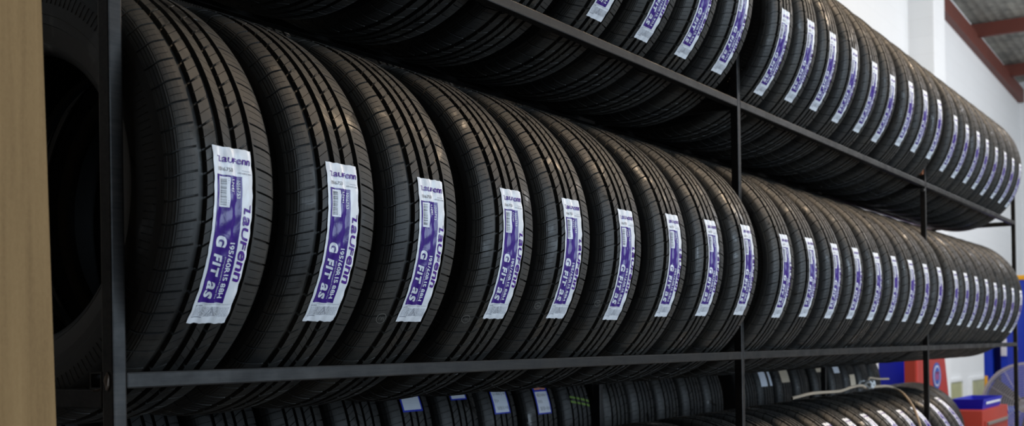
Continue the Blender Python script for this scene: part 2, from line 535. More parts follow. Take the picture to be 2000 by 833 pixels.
SW, SA = .0659, radians(42.8)       # sticker width and angle
SX0 = -.0320                        # left edge on the tyre
class Sheet:
    """maps sticker coordinates (a across 0..1, d down 0..1) on the tread"""
    def __init__(s, R, seed): s.R = R; s.seed = seed
    def __call__(s, a, d, off):
        x = SX0 + a * SW
        r = prof(s.R, x) + .0012
        for g0, g1 in new_grooves:
            if g0 - .002 < x < g1 + .002:
                c = (g0 + g1) / 2; h = (g1 - g0) / 2 + .002
                r -= .0016 * (1 - ((x - c) / h) ** 2)
        q = s.seed * 1.7
        r += .00042 * sin(11 * a + 31 * d + q) * sin(23 * d - 7 * a + 2 * q) + .0003 * sin(57 * d + 13 * a + q * 3)
        # an uneven, slightly torn outline
        e_ = .0002 * sin(40 * d + q) + .0002 * sin(93 * d + 2 * q)
        if a < .02: x += e_
        if a > .98: x += e_ * .8
        ang = SA / 2 - d * SA + ((.0003 * sin(30 * a + q)) / s.R if d > .99 or d < .01 else 0)
        return (x, -(r + off) * cos(ang), (r + off) * sin(ang))

def cut_flat(V, F, step_a, step_d):
    """cuts a flat mesh along a grid so that it can follow the curve of the tyre"""
    bm = bmesh.new()
    vs = [bm.verts.new((a, d, 0)) for a, d in V]
    for f in F:
        try: bm.faces.new([vs[i] for i in f])
        except ValueError: pass
    if V:
        for k, st in ((0, step_a), (1, step_d)):
            lo = min(v[k] for v in V); hi = max(v[k] for v in V)
            c = math.floor(lo / st) * st + st
            while c < hi:
                co = [0, 0, 0]; no = [0, 0, 0]; co[k] = c; no[k] = 1
                bmesh.ops.bisect_plane(bm, geom=bm.verts[:] + bm.edges[:] + bm.faces[:], plane_co=co, plane_no=no)
                c += st
    bm.verts.index_update()
    out = [(v.co.x, v.co.y) for v in bm.verts], [tuple(v.index for v in f.verts) for f in bm.faces]
    bm.free()
    return out

def rect(a0, a1, d0, d1): return [(a0, d0), (a1, d0), (a1, d1), (a0, d1)], [(0, 1, 2, 3)]
def place_h(T, a0, a1, d0, d1):      # horizontal text: x across, y up
    V, F, w = T
    h = .74
    return [(a0 + (a1 - a0) * x / w, d1 - (d1 - d0) * y / h) for x, y in V], F
def place_v(T, a0, a1, d0, d1):      # reads downwards, letter tops to the right
    V, F, w = T
    h = .74
    return [(a0 + (a1 - a0) * y / h, d0 + (d1 - d0) * x / w) for x, y in V], F
def join(parts):
    V = []; F = []
    for v, f in parts:
        n = len(V); V += v; F += [tuple(i + n for i in q) for q in f]
    return V, F

def grid_sheet(sheet, a0, a1, d0, d1, off, na=16, nd=70, rag=0.):
    V = []; F = []
    for j in range(nd + 1):
        for i in range(na + 1):
            V.append(sheet(a0 + (a1 - a0) * i / na, d0 + (d1 - d0) * j / nd, off))
    for j in range(nd):
        for i in range(na):
            k = j * (na + 1) + i
            F.append((k, k + na + 1, k + na + 2, k + 1))
    return V, F

def sticker_meshes(R, size, code, seed):
    S = Sheet(R, seed); out = {}
    V, F = grid_sheet(S, 0, 1, 0, 1, 0., 28, 120)
    V2, F2 = grid_sheet(S, 0, 1, 0, 1, -.00025, 28, 120)
    n = len(V); out['sheet'] = mesh('label_sticker', V + V2, F + [tuple(i + n for i in f[::-1]) for f in F2], smooth=True)
    V, F = grid_sheet(S, .07, .70, .155, .869, .00030, 28, 120); out['panel'] = mesh('purple_panel', V, F, smooth=True)
    def ink(name, parts, off):
        v, f = cut_flat(*join(parts), .08, .012)
        return mesh(name, [S(a, d, off) for a, d in v], f, smooth=True)
    out['logo'] = ink('wordmark', [place_h(logo_flat(), .07, .93, .056, .085), ], .00060)
    out['logo2'] = ink('wordmark', [place_v(logo_flat(), .765, .935, .290, .732)], .00060)
    T = text_flat
    out['model'] = ink('model_lettering', [
        place_v(T('G', .06, .15, .06), .17, .40, .483, .545),
        place_v(T('FIT', .05, .25, .10, even=True), .17, .36, .585, .705),
        place_v(T('as', .025, .25, .10, even=True), .17, .36, .738, .835),
        ], .00060)
    out['size'] = ink('size_lettering', [place_v(T(size, .02, 0, .09), .51, .64, .515, .84)], .00060)
    out['stock'] = ink('stock_lettering', [
        place_v(T('LN41', .02, 0, .09), .43, .50, .175, .243),
        place_v(T('1016753', .01, 0, .09), .58, .655, .175, .275),
        place_v(T('Driving Performance All Season Tire', 0, .1, .06), .42, .455, .60, .84)], .00060)
    out['code'] = ink('code_lettering', [place_h(T(code, .0, 0, .14), .10, .46, .112, .134)], .00060)
    out['barwhite'] = ink('barcode_box', [rect(.12, .385, .166, .33)], .00050)
    rnd = random.Random(seed + 5)
    bars = []; d = .176
    while d < .318:
        w = rnd.choice((.0018, .0018, .0036, .0054)); bars.append(rect(.155, .30, d, min(d + w, .32))); d += w + rnd.choice((.0018, .0036))
    out['bars'] = ink('barcode', bars, .00075)
    small = [rect(.70, .92, .119, .1215), place_h(T(size, 0, 0, .08), .60, .97, .130, .140),
             rect(.06, .96, .876, .878), rect(.06, .24, .884, .892), rect(.06, .30, .958, .964)]
    for k in range(9):
        d = .897 + k * .0065
        a = .06
        while a < .93:
            w = rnd.uniform(.02, .07); small.append(rect(a, min(a + w, .95), d, d + .0028)); a += w + .018
    # the little triangular fitting diagram
    def stroke(p, q, w=.006):
        dx, dy = q[0] - p[0], (q[1] - p[1]) * 3.49
        L = hypot(dx, dy) or 1; nx, ny = -dy / L * w, dx / L * w / 3.49
        return [(p[0] - nx, p[1] - ny), (q[0] - nx, q[1] - ny), (q[0] + nx, q[1] + ny), (p[0] + nx, p[1] + ny)], [(0, 1, 2, 3)]
    for p, q in (((.48, .893), (.36, .95)), ((.48, .893), (.62, .95)), ((.36, .95), (.62, .95)), ((.48, .905), (.52, .94)), ((.55, .91), (.50, .95)), ((.42, .95), (.49, .92))):
        small.append(stroke(p, q))
    out['small'] = ink('small_print', small, .00035)
    return out

STK = {}
def reg(key, R, size, code, seed):
    d = sticker_meshes(R, size, code, seed)
    for k, mm in dict(sheet='white_film', panel='purple_film', logo='purple_ink', logo2='purple_ink', model='white_ink', stock='white_ink', size='white_ink', code='black_ink', barwhite='white_ink', bars='black_ink', small='grey_ink').items():
        d[k].materials.append(M[mm])
    STK[key] = d
for s_ in range(3): reg(('1', s_), R1, '195/60R15 88H', '1016753', s_)
for s_ in range(2): reg(('2', s_), R2, '205/60R15 91H', '1016753', s_ + 4)
reg(('3', 0), R3, '195/60R15 88H', '1016753', 7)

def add_sticker(tyre, R, key, theta, dx=0):
    d = STK[key]
    sh_ = link('label_sticker', d['sheet'], parent=tyre)
    sh_.location = (dx, 0, R); sh_.rotation_euler = (-theta, 0, 0)
    sh_['label'] = 'white and purple paper label'
    for k, nm in (('panel', 'purple_panel'), ('logo', 'wordmark'), ('logo2', 'wordmark'), ('model', 'model_lettering'), ('size', 'size_lettering'), ('stock', 'stock_lettering'), ('code', 'code_lettering'), ('barwhite', 'barcode_box'), ('bars', 'barcode'), ('small', 'small_print')):
        link(nm, d[k], parent=sh_)
    return sh_

def make_tyre(k, R, x, yc, zc, flip=False):
    t = empty('tyre', (x, yc, zc - R))
    rot = random.uniform(0, 2 * pi)
    for nm, me in (('tread', ME['tread' + k]), ('sidewall', ME['sl' + k]), ('sidewall', ME['sr' + k])):
        o = link(nm, me, parent=t); o.location = (0, 0, R); o.rotation_euler = (rot, 0, 0)
    return t

# ------------------------------------------------------------------ the rack (front rail face at y = 0, middle rail top at z = 0)
T_ = .0203; B = 2.01834; YB = .4225; FLOOR = -.95
ZU, ZL = .6636, -.6872
rack = empty('storage_rack', (0, 0, FLOOR))
tag(rack, 'long black steel tyre rack of three bays holding the labelled tyres', 'rack')
def rk(mb, name, mat=M['steel'], label=None):
    o = mb.build(name, mat, rack, smooth=name in ('weld', 'bolt', 'rusty_bracket'))
    o.location = (0, 0, -FLOOR)
    if label: o['label'] = label
    return o
for i in range(4):
    X = i * B
    top = ZU + (.32 if i else .62)
    b_ = MB(); b_.box(X - T_, X, 0, T_, FLOOR, top, .0022); rk(b_, 'upright')
    b_ = MB(); b_.box(X - T_, X, YB, YB + T_, FLOOR if i < 3 else -.03, top, .0022); rk(b_, 'upright')
    for z in (ZU, 0, ZL):
        low = -.0205 if i == 0 else 0
        b_ = MB(); b_.box(X - T_, X, T_ + .0003, YB - .0003, z + low - .0235, z + low, .002); rk(b_, 'cross_bar')
    b_ = MB(); b_.box(X - .05, X + .03, -.02, T_ + .02, FLOOR, FLOOR + .006, .001); rk(b_, 'foot_plate', M['steel_dark'])
    if i < 3:
        b_ = MB(); b_.box(X - .05, X + .03, YB - .02, YB + T_ + .02, FLOOR, FLOOR + .006, .001); rk(b_, 'foot_plate', M['steel_dark'])
for i in range(3):
    for z in (ZU, 0, ZL):
        for y in (0, YB):
            b_ = MB(); b_.box(i * B + .0004, (i + 1) * B - T_ - .0004, y, y + T_, z - T_, z, .0022); rk(b_, 'rail')
# open end of the inner rail stub sitting on the left cross bar, and its weld
for z in (0, ZU):
    b_ = MB()
    y0, y1, z0, z1, w = T_ + .0008, T_ + .0225, z - .0203, z + .0008, .0022
    for q in ((y0, y1, z0, z0 + w), (y0, y1, z1 - w, z1), (y0, y0 + w, z0 + w, z1 - w), (y1 - w, y1, z0 + w, z1 - w)):
        b_.box(-T_, -.0005, *q)
    rk(b_, 'rail_stub', M['steel'])
def blob(x, y, z, sx, sy, sz, seed):
    b_ = MB(); rnd = random.Random(seed)
    bm = bmesh.new(); bmesh.ops.create_icosphere(bm, subdivisions=2, radius=1)
    for v in bm.verts:
        k = 1 + rnd.uniform(-.2, .2); v.co = Vector((x + v.co.x * sx * k, y + v.co.y * sy * k, z + v.co.z * sz * k))
    bm.verts.index_update()
    b_.add([v.co[:] for v in bm.verts], [[v.index for v in f.verts] for f in bm.faces]); bm.free()
    return b_
for i in range(4):
    for z in (ZU, 0):
        b_ = blob(i * B - T_ - .001, .010, z - .010, .003, .004, .011, i); rk(b_, 'weld', M['weld'])
b_ = blob(2 * B - T_ - .008, .012, ZU + .040, .008, .010, .014, 9); rk(b_, 'rusty_bracket', M['rust'], 'rusty orange-brown bracket')
b_ = MB(); b_.rev([(0, .001), (0, .008), (.008, .0075), (.012, .004), (.012, .001)], (2 * B - T_ - .020, .006, ZU - .034), 'x', 12); rk(b_, 'bolt', M['chrome'], 'shiny bolt head')
for z in (-.035, -.145):
    b_ = MB(); b_.rev([(0, .001), (0, .010), (.010, .010), (.014, .005), (.030, .005), (.030, .001)], (3 * B + .0004, .010, z), 'x', 12); rk(b_, 'bolt', M['chrome'], 'shiny bolt head')
b_ = blob(-T_ * .6, T_ + .012, -.0215, .010, .011, .003, 3); rk(b_, 'weld', M['weld'])

# ------------------------------------------------------------------ tyres on the three front shelves
P_, GAP, X0 = .21702, .06523, .0940
bay = lambda i: 0 if i <= 9 else (1 if i <= 18 else 2)
bayname = ['near bay', 'middle bay', 'far bay']
ordn = ['first', 'second', 'third', 'fourth', 'fifth', 'sixth', 'seventh', 'eighth', 'ninth']
def cx(i): return X0 + P_ * (i - 1) + GAP * bay(i)
dxm = {1: .0024, 2: -.0056, 3: -.0143, 4: .003, 5: -.0052, 6: -.0018, 7: .0096, 8: .0048, 9: .0125, 10: .003, 11: -.0010, 12: .0076, 13: .0085,
       14: .0221, 15: .0211, 16: .0290, 17: .0287, 18: .0300, 19: .0262, 20: .0146, 21: .0049, 22: .0085, 23: -.0093, 24: -.006, 25: .0023, 26: .010}
th_m = {1: (8, -33.9), 2: (9, -32.9), 3: (9.2, -32.6), 4: (11.1, -31.4), 5: (11.7, -30.7), 6: (11.3, -30.6), 7: (13.7, -29), 8: (14.6, -28.1), 9: (15.8, -27.1),
        10: (14.8, -27.6), 11: (15.9, -26.6), 12: (15.4, -26.9), 13: (15.9, -27.2), 14: (15.1, -27.2), 15: (15.8, -27.6), 16: (15.4, -27.8), 17: (14.6, -28.5),
        18: (14, -29), 19: (14.4, -29.8), 20: (14.4, -29.7), 21: (12.6, -30.6), 22: (12.1, -31.5), 23: (10.1, -32.8), 24: (9.7, -33.6), 25: (8.3, -35.1), 26: (6.8, -35.6)}
th_u = {6: -21.8, 7: -21.6, 8: -21, 9: -20.5, 10: -21.4, 11: -18.1, 12: -16.6, 13: -17.3, 14: -17.0, 15: -17.6, 16: -13.3, 17: -12.4, 18: -11.8, 19: -15.5, 20: -16.2,
        21: -15.8, 22: -17, 23: -18.5, 24: -17.3, 25: -18.1, 26: -18.9}
dxu = {1: .003, 10: .003, 11: -.0057, 12: -.022, 13: -.020, 14: -.0138, 15: -.0122, 16: .0235, 17: .0194, 18: .032, 19: .0259, 20: .0299, 21: .0400, 22: .022, 23: .0226,
       24: .0269, 25: .0198, 26: .0008, 6: .0112, 7: .0087, 8: -.0055, 9: -.010}
YC = .2190
mids = {}
where = lambda i: ordn[(i - 1) - 9 * bay(i)] + ' from left in ' + bayname[bay(i)]
for i in range(1, 27):
    t = make_tyre('1', R1, cx(i) + dxm[i], YC, .2318)
    tag(t, 'black tyre with purple label on middle shelf, ' + where(i), 'tyre', 'new tyres on the middle shelf')
    add_sticker(t, R1, ('1', i % 3), radians(sum(th_m[i]) / 2))
    mids[i] = t
for i in range(1, 27):
    t = make_tyre('2', R2, cx(i) + dxu.get(i, 0), YC, .9080)
    tag(t, 'new black tyre on top shelf, ' + where(i) if i < 6 else 'black tyre with purple label on top shelf, ' + where(i), 'tyre', 'new tyres on the top shelf')
    add_sticker(t, R2, ('2', i % 2), radians(th_u.get(i, -21.5)))
for i in range(3, 21):
    t = make_tyre('3', R3, cx(i) + (.030 if i < 18 else .026), YC, -.4735)
    tag(t, 'black tyre with upturned label on bottom shelf, ' + where(i), 'tyre', 'tyres on the bottom shelf')
    if i >= 10:
        add_sticker(t, R3, ('3', 0), radians({12: 52.0, 13: 53.2, 14: 53.8, 15: 54.7, 16: 54.5, 17: 51.7, 18: 51.7, 19: 55.9, 20: 57.0}.get(i, 52) - 21.4), .022)

# crayon rings on the left shoulder blocks of four tyres
def crayon_ring(i, xl, thd, rr, seed):
    rnd = random.Random(seed); V = []; F = []
    def strip(pts, w, closed):
        n = len(pts); b0 = len(V)
        for k, p in enumerate(pts):
            a = pts[(k - 1) % n] if closed or k else p; c = pts[(k + 1) % n] if closed or k < n - 1 else p
            dx, dy = c[0] - a[0], c[1] - a[1]; L = hypot(dx, dy) or 1
            for s in (-1, 1):
                x = xl + p[0] - s * dy / L * w; s2 = p[1] + s * dx / L * w
                r = prof(R1, x) + .00035; ang = radians(thd) + s2 / R1
                V.append((x, -r * cos(ang), r * sin(ang)))
        for k in range(n if closed else n - 1):
            j = (k + 1) % n
            F.append((b0 + 2 * k, b0 + 2 * k + 1, b0 + 2 * j + 1, b0 + 2 * j))
    strip([(rr * 1.0 * cos(a / 28 * 2 * pi) * (1 + rnd.uniform(-.03, .03)), rr * sin(a / 28 * 2 * pi)) for a in range(28)], .00028, True)
    for c in range(2):
        x = -rr * .5 + c * rr * .55
        strip([(x, -rr * .35), (x + rr * .15, rr * .4), (x + rr * .35, -rr * .1), (x + rr * .5, rr * .3), (x + rr * .55, -rr * .35)], .00022, False)
    o = link('crayon_mark', mesh('crayon_mark', V, F), M['chalk'], mids[i]); o.location = (0, 0, R1)
    o['label'] = 'small pale inspection ring'
crayon_ring(3, -.064, -32.6, .0085, 1)
crayon_ring(4, -.0705, -32.5, .0075, 2)
crayon_ring(5, -.0700, -26.8, .0065, 3)
crayon_ring(6, -.0700, -24.8, .0065, 4)

# ------------------------------------------------------------------ the rack behind, with stored tyres
back = empty('back_rack', (0, .7, FLOOR))
tag(back, 'dark steel rack standing behind the long rack, full of stored tyres', 'rack')
YR = .905
def bk(mb, name):
    o = mb.build(name, M['steel_dark'], back); o.location = (0, -.7, -FLOOR); return o
ZB = {'low': -.560, 'mid': -.217, 'top': .540}; YLOW = .765
xs_mid = [.33, .56, .765, .97, 1.17, 1.372, 1.577, 1.770, 1.989, 2.195, 2.445, 2.64, 2.84, 3.05, 3.25, 3.60, 3.80, 4.03, 4.26, 4.513, 4.767, 4.99, 5.22, 5.44]
def zr(zc, R=R4, h=.19): return zc - sqrt(R * R - h * h)
for (x, q) in ((.2, 0), (2.318, 1), (3.43, 1), (5.57, 2)):
    for y in (YR - .19 - T_, YR + .19):
        b_ = MB(); b_.box(x - .012, x + .012, y, y + T_, FLOOR, .40, .002); bk(b_, 'upright')
for z in (zr(ZB['mid']), zr(ZB['top'])):
    for y in (YR - .19 - T_, YR + .19):
        b_ = MB(); b_.box(.19, 5.6, y, y + T_, z - T_, z, .002); bk(b_, 'rail')
low = empty('low_trestle', (6.5, YLOW, FLOOR))
tag(low, 'low dark steel stand carrying the tyres beneath the blue and red cabinets', 'stand')
for y in (YLOW - .19 - T_, YLOW + .19):
    z = zr(ZB['low'])
    b_ = MB(); b_.box(5.66, 6.98, y, y + T_, z - T_, z, .002); o = b_.build('rail', M['steel_dark'], low); o.location = (-6.5, -YLOW, -FLOOR)
    for x in (5.67, 6.95):
        b_ = MB(); b_.box(x, x + T_, y, y + T_, FLOOR, z - T_ - .0002, .002); o = b_.build('leg', M['steel_dark'], low); o.location = (-6.5, -YLOW, -FLOOR)

def paper_label(tyre, x0, x1, z0, z1, tyx, zc, band, mat, writing, seed):
    """rectangular label on the front of a stored tyre; z0 top, z1 bottom in world height"""
    rnd = random.Random(seed)
    a_top = math.asin((z0 - zc) / R4); a_bot = math.asin((z1 - zc) / R4)
    def P(a, d, off):
        x = x0 - tyx + a * (x1 - x0); r = prof(R4, x) + .0012 + off; g = a_top + (a_bot - a_top) * d
        return (x, -r * cos(g), r * sin(g))
    def sheet(a0, a1, d0, d1, off, n=8):
        V = []; F = []
        for j in range(n + 1):
            for i in range(n + 1): V.append(P(a0 + (a1 - a0) * i / n, d0 + (d1 - d0) * j / n, off))
        for j in range(n):
            for i in range(n):
                k = j * (n + 1) + i; F.append((k, k + n + 1, k + n + 2, k + 1))
        return V, F
    V, F = sheet(0, 1, 0, 1, 0)
    o = link('paper_label', mesh('paper_label', V, F), M['blue_ink'] if band else mat, tyre); o.location = (0, 0, R4)
    o['label'] = 'white label edged in blue' if band else ('cream paper label' if mat == M['paper_cream'] else 'white paper label')
    if band:
        V, F = sheet(.07, .93, .24 if writing else .03, .96, .0002)
        link('label_paper', mesh('label_paper', V, F), mat, o)
    if writing:
        Tx = text_flat('GOODYEAR', .05, .2, .06)
        v, f = place_h(Tx, .10, .90, .08, .17)
        link('band_lettering', mesh('band_lettering', [P(a, d, .0003) for a, d in v], f), M['yellow_ink'], o)
        V = []; F = []
        for (d0, a0, a1) in ((.36, .15, .85), (.58, .15, .40), (.82, .22, .92)):
            a = a0
            while a < a1:
                b0 = len(V); h = rnd.uniform(.03, .07); w = rnd.uniform(.02, .05)
                for (p, q) in ((a, d0 - h), (a + .025, d0 - h), (a + w + .025, d0 + h), (a + w, d0 + h)): V.append(P(p, q, .0003))
                F.append((b0, b0 + 1, b0 + 2, b0 + 3)); a += rnd.uniform(.06, .12)
        link('handwriting', mesh('handwriting', V, F), M['marker'], o)

labels = {1.17: (1.135, 1.205, -.02, -.091, 1, 'paper_cream', 0), 1.372: (1.332, 1.412, -.03, -.133, 1, 'paper', 0), 1.577: (1.541, 1.612, -.03, -.114, 1, 'paper', 0),
          1.770: (1.728, 1.806, -.078, -.160, 1, 'paper', 1), 1.989: (1.950, 2.026, -.090, -.173, 1, 'paper', 1), 2.445: (2.424, 2.461, -.02, -.100, 1, 'paper', 0),
          3.80: (3.737, 3.802, -.05, -.160, 0, 'paper', 0), 4.03: (3.981, 4.081, -.05, -.152, 0, 'paper_cream', 0), 4.513: (4.469, 4.557, -.05, -.120, 0, 'paper_cream', 0),
          4.767: (4.724, 4.810, -.05, -.132, 0, 'paper', 0), 4.99: (4.952, 5.035, -.146, -.208, 0, 'paper_cream', 0), 5.44: (5.400, 5.50, -.05, -.084, 0, 'paper', 0)}
desc = {1.17: 'with a cream blue-edged label just showing', 1.372: 'with a blank white blue-edged label, lower end showing', 1.577: 'with a short white blue-edged label, round corner',
        1.770: 'with handwriting in three lines on its blue-topped label', 1.989: 'with one line of handwriting on its blue-topped label', 2.445: 'with a tiny white label right of the back upright',
        3.80: 'with a tall white label beside a narrow one', 4.03: 'with a cream label, left of four', 4.513: 'with a cream label left of the far back upright',
        4.767: 'with a white label right of the far back upright', 4.99: 'with a cream label low down near the strap', 5.44: 'at the far right end of the row'}
def back_tyre(x, zc, row, text, y=YR):
    t = make_tyre('4', R4, x, y, zc)
    tag(t, text, 'tyre', 'tyres stored on the back rack, ' + row)
    return t
plain = 0
for k, x in enumerate(xs_mid):
    if x in desc: tx = 'dark stored tyre behind the rack, ' + desc[x]
    elif abs(x - 2.195) < 1e-6: tx = 'dark stored tyre behind the rack with green crayon stripes on its tread'
    else:
        nb = [v for v in xs_mid if v < x]
        plain += 1
        tx = 'unlabelled dark tyre behind the rack, %s from left among the plain ones' % (ordn + ['tenth', 'eleventh', 'twelfth'])[plain - 1]
    t = back_tyre(x, ZB['mid'], 'eye-level row', tx)
    if x in labels:
        x0, x1, z0, z1, bd, mt, wr = labels[x]
        paper_label(t, x0, x1, z0, z1, x, ZB['mid'], bd, M[mt], wr, k)
        if abs(x - 3.80) < 1e-6:
            paper_label(t, 3.831, 3.872, -.05, -.160, x, ZB['mid'], 0, M[mt], 0, k + 50)
    if abs(x - 2.195) < 1e-6:
        V = []; F = []
        for zz in (-.138, -.152):
            for (a, b_) in ((-.045, -.016), (-.009, .009), (.016, .040), (.048, .075)):
                b0 = len(V); n = 5
                for q in range(n + 1):
                    xx = a + (b_ - a) * q / n; r = prof(R4, xx) + .0004
                    for h in (-.0032, .0032):
                        an = math.asin((zz + h - .15 * xx - ZB['mid']) / R4); V.append((xx, -r * cos(an), r * sin(an)))
                for q in range(n): F.append((b0 + 2 * q, b0 + 2 * q + 2, b0 + 2 * q + 3, b0 + 2 * q + 1))
        o = link('crayon_stripes', mesh('crayon_stripes', V, F), M['green_chalk'], t); o.location = (0, 0, R4); o['label'] = 'green crayon stripes'
tops = [.31 + .2105 * k for k in range(10) if k != 2] + [2.43 + .2225 * k for k in range(5)] + [3.54 + .2122 * k for k in range(9)]
for k, x in enumerate(tops):
    t = back_tyre(x, ZB['top'], 'upper row', 'dark stored tyre seen in the shadow between top and middle shelves')
lows = [5.77 + .212 * k for k in range(6)]
for k, x in enumerate(lows):
    t = back_tyre(x, ZB['low'], 'lower row', 'dark stored tyre, last at the right of the low row behind the rack' if k == len(lows) - 1 else
                  'dark stored tyre in the low row behind the rack, beneath the blue and red cabinets', YLOW)

# ------------------------------------------------------------------ strap lying over the bottom-shelf tyres
strap = empty('strap', (3.4, .12, -.15))
tag(strap, 'tan strap with a pale knot lying over the tyres on the bottom shelf', 'strap')
def smooth_path(pts, n=8):
    pts = [Vector(p) for p in pts]; out = []
    for i in range(len(pts) - 1):
        p0 = pts[max(i - 1, 0)]; p1 = pts[i]; p2 = pts[i + 1]; p3 = pts[min(i + 2, len(pts) - 1)]
        for k in range(n):
            t = k / n
            out.append(.5 * ((2 * p1) + (p2 - p0) * t + (2 * p0 - 5 * p1 + 4 * p2 - p3) * t * t + (3 * p1 - p0 - 3 * p2 + p3) * t ** 3))
    return out + [pts[-1]]
def lift(p):       # keep the strap on the tyre surface
    p = Vector(p); d = hypot(p.y - YC, p.z + .4735)
    if d < R3 + .006:
        k = (R3 + .006) / d; p.y = YC + (p.y - YC) * k; p.z = -.4735 + (p.z + .4735) * k
    return p
main = [(2.813, .15, -.161), (2.893, .12, -.150), (2.999, .12, -.150), (3.227, .12, -.154), (3.36, .12, -.146), (3.42, .10, -.141), (3.494, .10, -.152),
        (3.70, .12, -.155), (3.84, .11, -.160), (3.85, .07, -.180), (3.80, .03, -.205), (3.74, -.01, -.243), (3.66, -.05, -.298), (3.60, -.08, -.38)]
def st(mb, name, mat):
    o = mb.build(name, mat, strap, smooth=True); o.location = (-3.4, -.12, .15); return o
b_ = MB(); b_.tube([lift(p) for p in smooth_path(main)], .0052, 8); st(b_, 'webbing', M['rope'])
b_ = MB(); b_.tube([lift(p) for p in smooth_path([(3.494, .10, -.150), (3.75, .17, -.146), (4.05, .25, -.140), (4.25, .30, -.139), (4.45, .32, -.150), (4.62, .32, -.155)])], .0046, 8); st(b_, 'tail', M['rope'])
b_ = MB()
kn = [Vector((3.494 + .028 * cos(a * 1.1) * (1 + .2 * sin(2 * a)), .10 + .022 * sin(a * 1.9), -.140 + .011 * sin(2.7 * a))) for a in [q * .28 for q in range(60)]]
b_.tube(kn, .0055, 8); st(b_, 'knot', M['knot'])

# ------------------------------------------------------------------ wooden board at the left
m_, nt_, bb_ = None, None, None
board = MB()
def edge_x(z): return -.1992 + (z - .17) * -.0254 + .003
pts = [(-1.15, FLOOR), (edge_x(FLOOR), FLOOR), (edge_x(1.6), 1.6), (-1.15, 1.6)]
_w = M['wood'].node_tree.nodes['Principled BSDF'].inputs; _w['Specular IOR Level'].default_value = .15; _w['Roughness'].default_value = .6
board.prism(pts, -.120, -.102, 'y')
bo = board.build('wooden_board', M['wood'])
tag(bo, 'upright brown wooden board beside the left end of the rack', 'board')

# ------------------------------------------------------------------ workshop equipment at the far right
def thing(name, loc, label, cat, group=None):
    e_ = empty(name, loc); tag(e_, label, cat, group); return e_
def pt(root, mb, name, mat, label=None, smooth=True):
    o = mb.build(name, mat, root, smooth=smooth); o.location = -Vector(root.location)
    if label: o['label'] = label
    return o
# blue cabinet
c = thing('blue_cabinet', (8.9, 1.33, FLOOR), 'plain blue cabinet behind the red machine, right of the stored tyres', 'cabinet')
b_ = MB(); b_.box(8.6, 9.2, 1.24, 1.46, FLOOR, .35, .006); pt(c, b_, 'body', M['blue_plastic'])
b_ = MB(); b_.box(8.58, 9.22, 1.22, 1.48, .35, .37, .004); pt(c, b_, 'lid', M['blue_plastic'])
b_ = MB(); b_.box(8.585, 8.6, 1.26, 1.44, -.9, .30, .003); pt(c, b_, 'door', M['blue_plastic'])
# red machine with an oval emblem
c = thing('workshop_machine', (8.0, .95, FLOOR), 'tall red machine housing with blue and white oval emblem', 'machine')
b_ = MB(); b_.prism([(7.5, FLOOR), (8.72, FLOOR), (8.34, .02), (8.30, .20), (7.5, .20)], .905, .978, 'y'); pt(c, b_, 'housing', M['red'], smooth=False)
b_ = MB(); b_.box(7.55, 8.6, .978, 1.12, FLOOR, -.55, .01); pt(c, b_, 'motor_base', M['dark'])
b_ = MB(); b_.box(7.52, 7.56, .901, .905, -.9, .15, .001); pt(c, b_, 'edge_trim', M['red_dark'])
def ell(cx_, cz_, rx, rz, y0, y1):
    q = MB(); q.prism([(cx_ + rx * cos(a / 40 * 2 * pi), cz_ + rz * sin(a / 40 * 2 * pi)) for a in range(40)], y0, y1, 'y'); return q
em = pt(c, ell(8.12, -.245, .125, .098, .901, .905), 'emblem', M['emblem_blue'], 'blue and white oval emblem')
def sub(mb, name, mat):
    o = mb.build(name, mat, em); return o
sub(ell(8.12, -.245, .10, .076, .8998, .9012), 'emblem_ring', M['emblem_white'])
sub(ell(8.12, -.245, .088, .066, .8990, .9000), 'emblem_field', M['emblem_blue'])
q = MB()
for k in range(3):
    q.box(8.065 + k * .040, 8.080 + k * .040, .8980, .8992, -.275, -.215)
    q.box(8.065 + k * .040, 8.092 + k * .040, .8980, .8992, -.228, -.215)
sub(q, 'emblem_lettering', M['emblem_red'])
# red tool chest
c = thing('tool_chest', (7.96, .68, FLOOR), 'red tool chest with steel drawer handles under the blue tray', 'tool chest')
b_ = MB(); b_.box(7.5, 8.42, .470, .90, -.90, -.462, .008); pt(c, b_, 'body', M['red'])
for k in range(3):
    z1 = -.535 - k * .12
    b_ = MB(); b_.box(7.56, 8.36, .462, .470, z1 - .10, z1, .004); d_ = pt(c, b_, 'drawer', M['red'])
    b2 = MB(); b2.box(7.60, 8.32, .448, .462, z1 - .030, z1 - .008, .004); h_ = b2.build('drawer_handle', M['grey_metal'], d_, smooth=True); h_['label'] = 'brushed steel handle'
for (x, y) in ((7.58, .53), (8.34, .53), (7.58, .84), (8.34, .84)):
    b_ = MB(); b_.rev([(-.015, .001), (-.015, .045), (.015, .045), (.015, .001)], (x, y, FLOOR + .045), 'y', 20); pt(c, b_, 'caster', M['dark'])
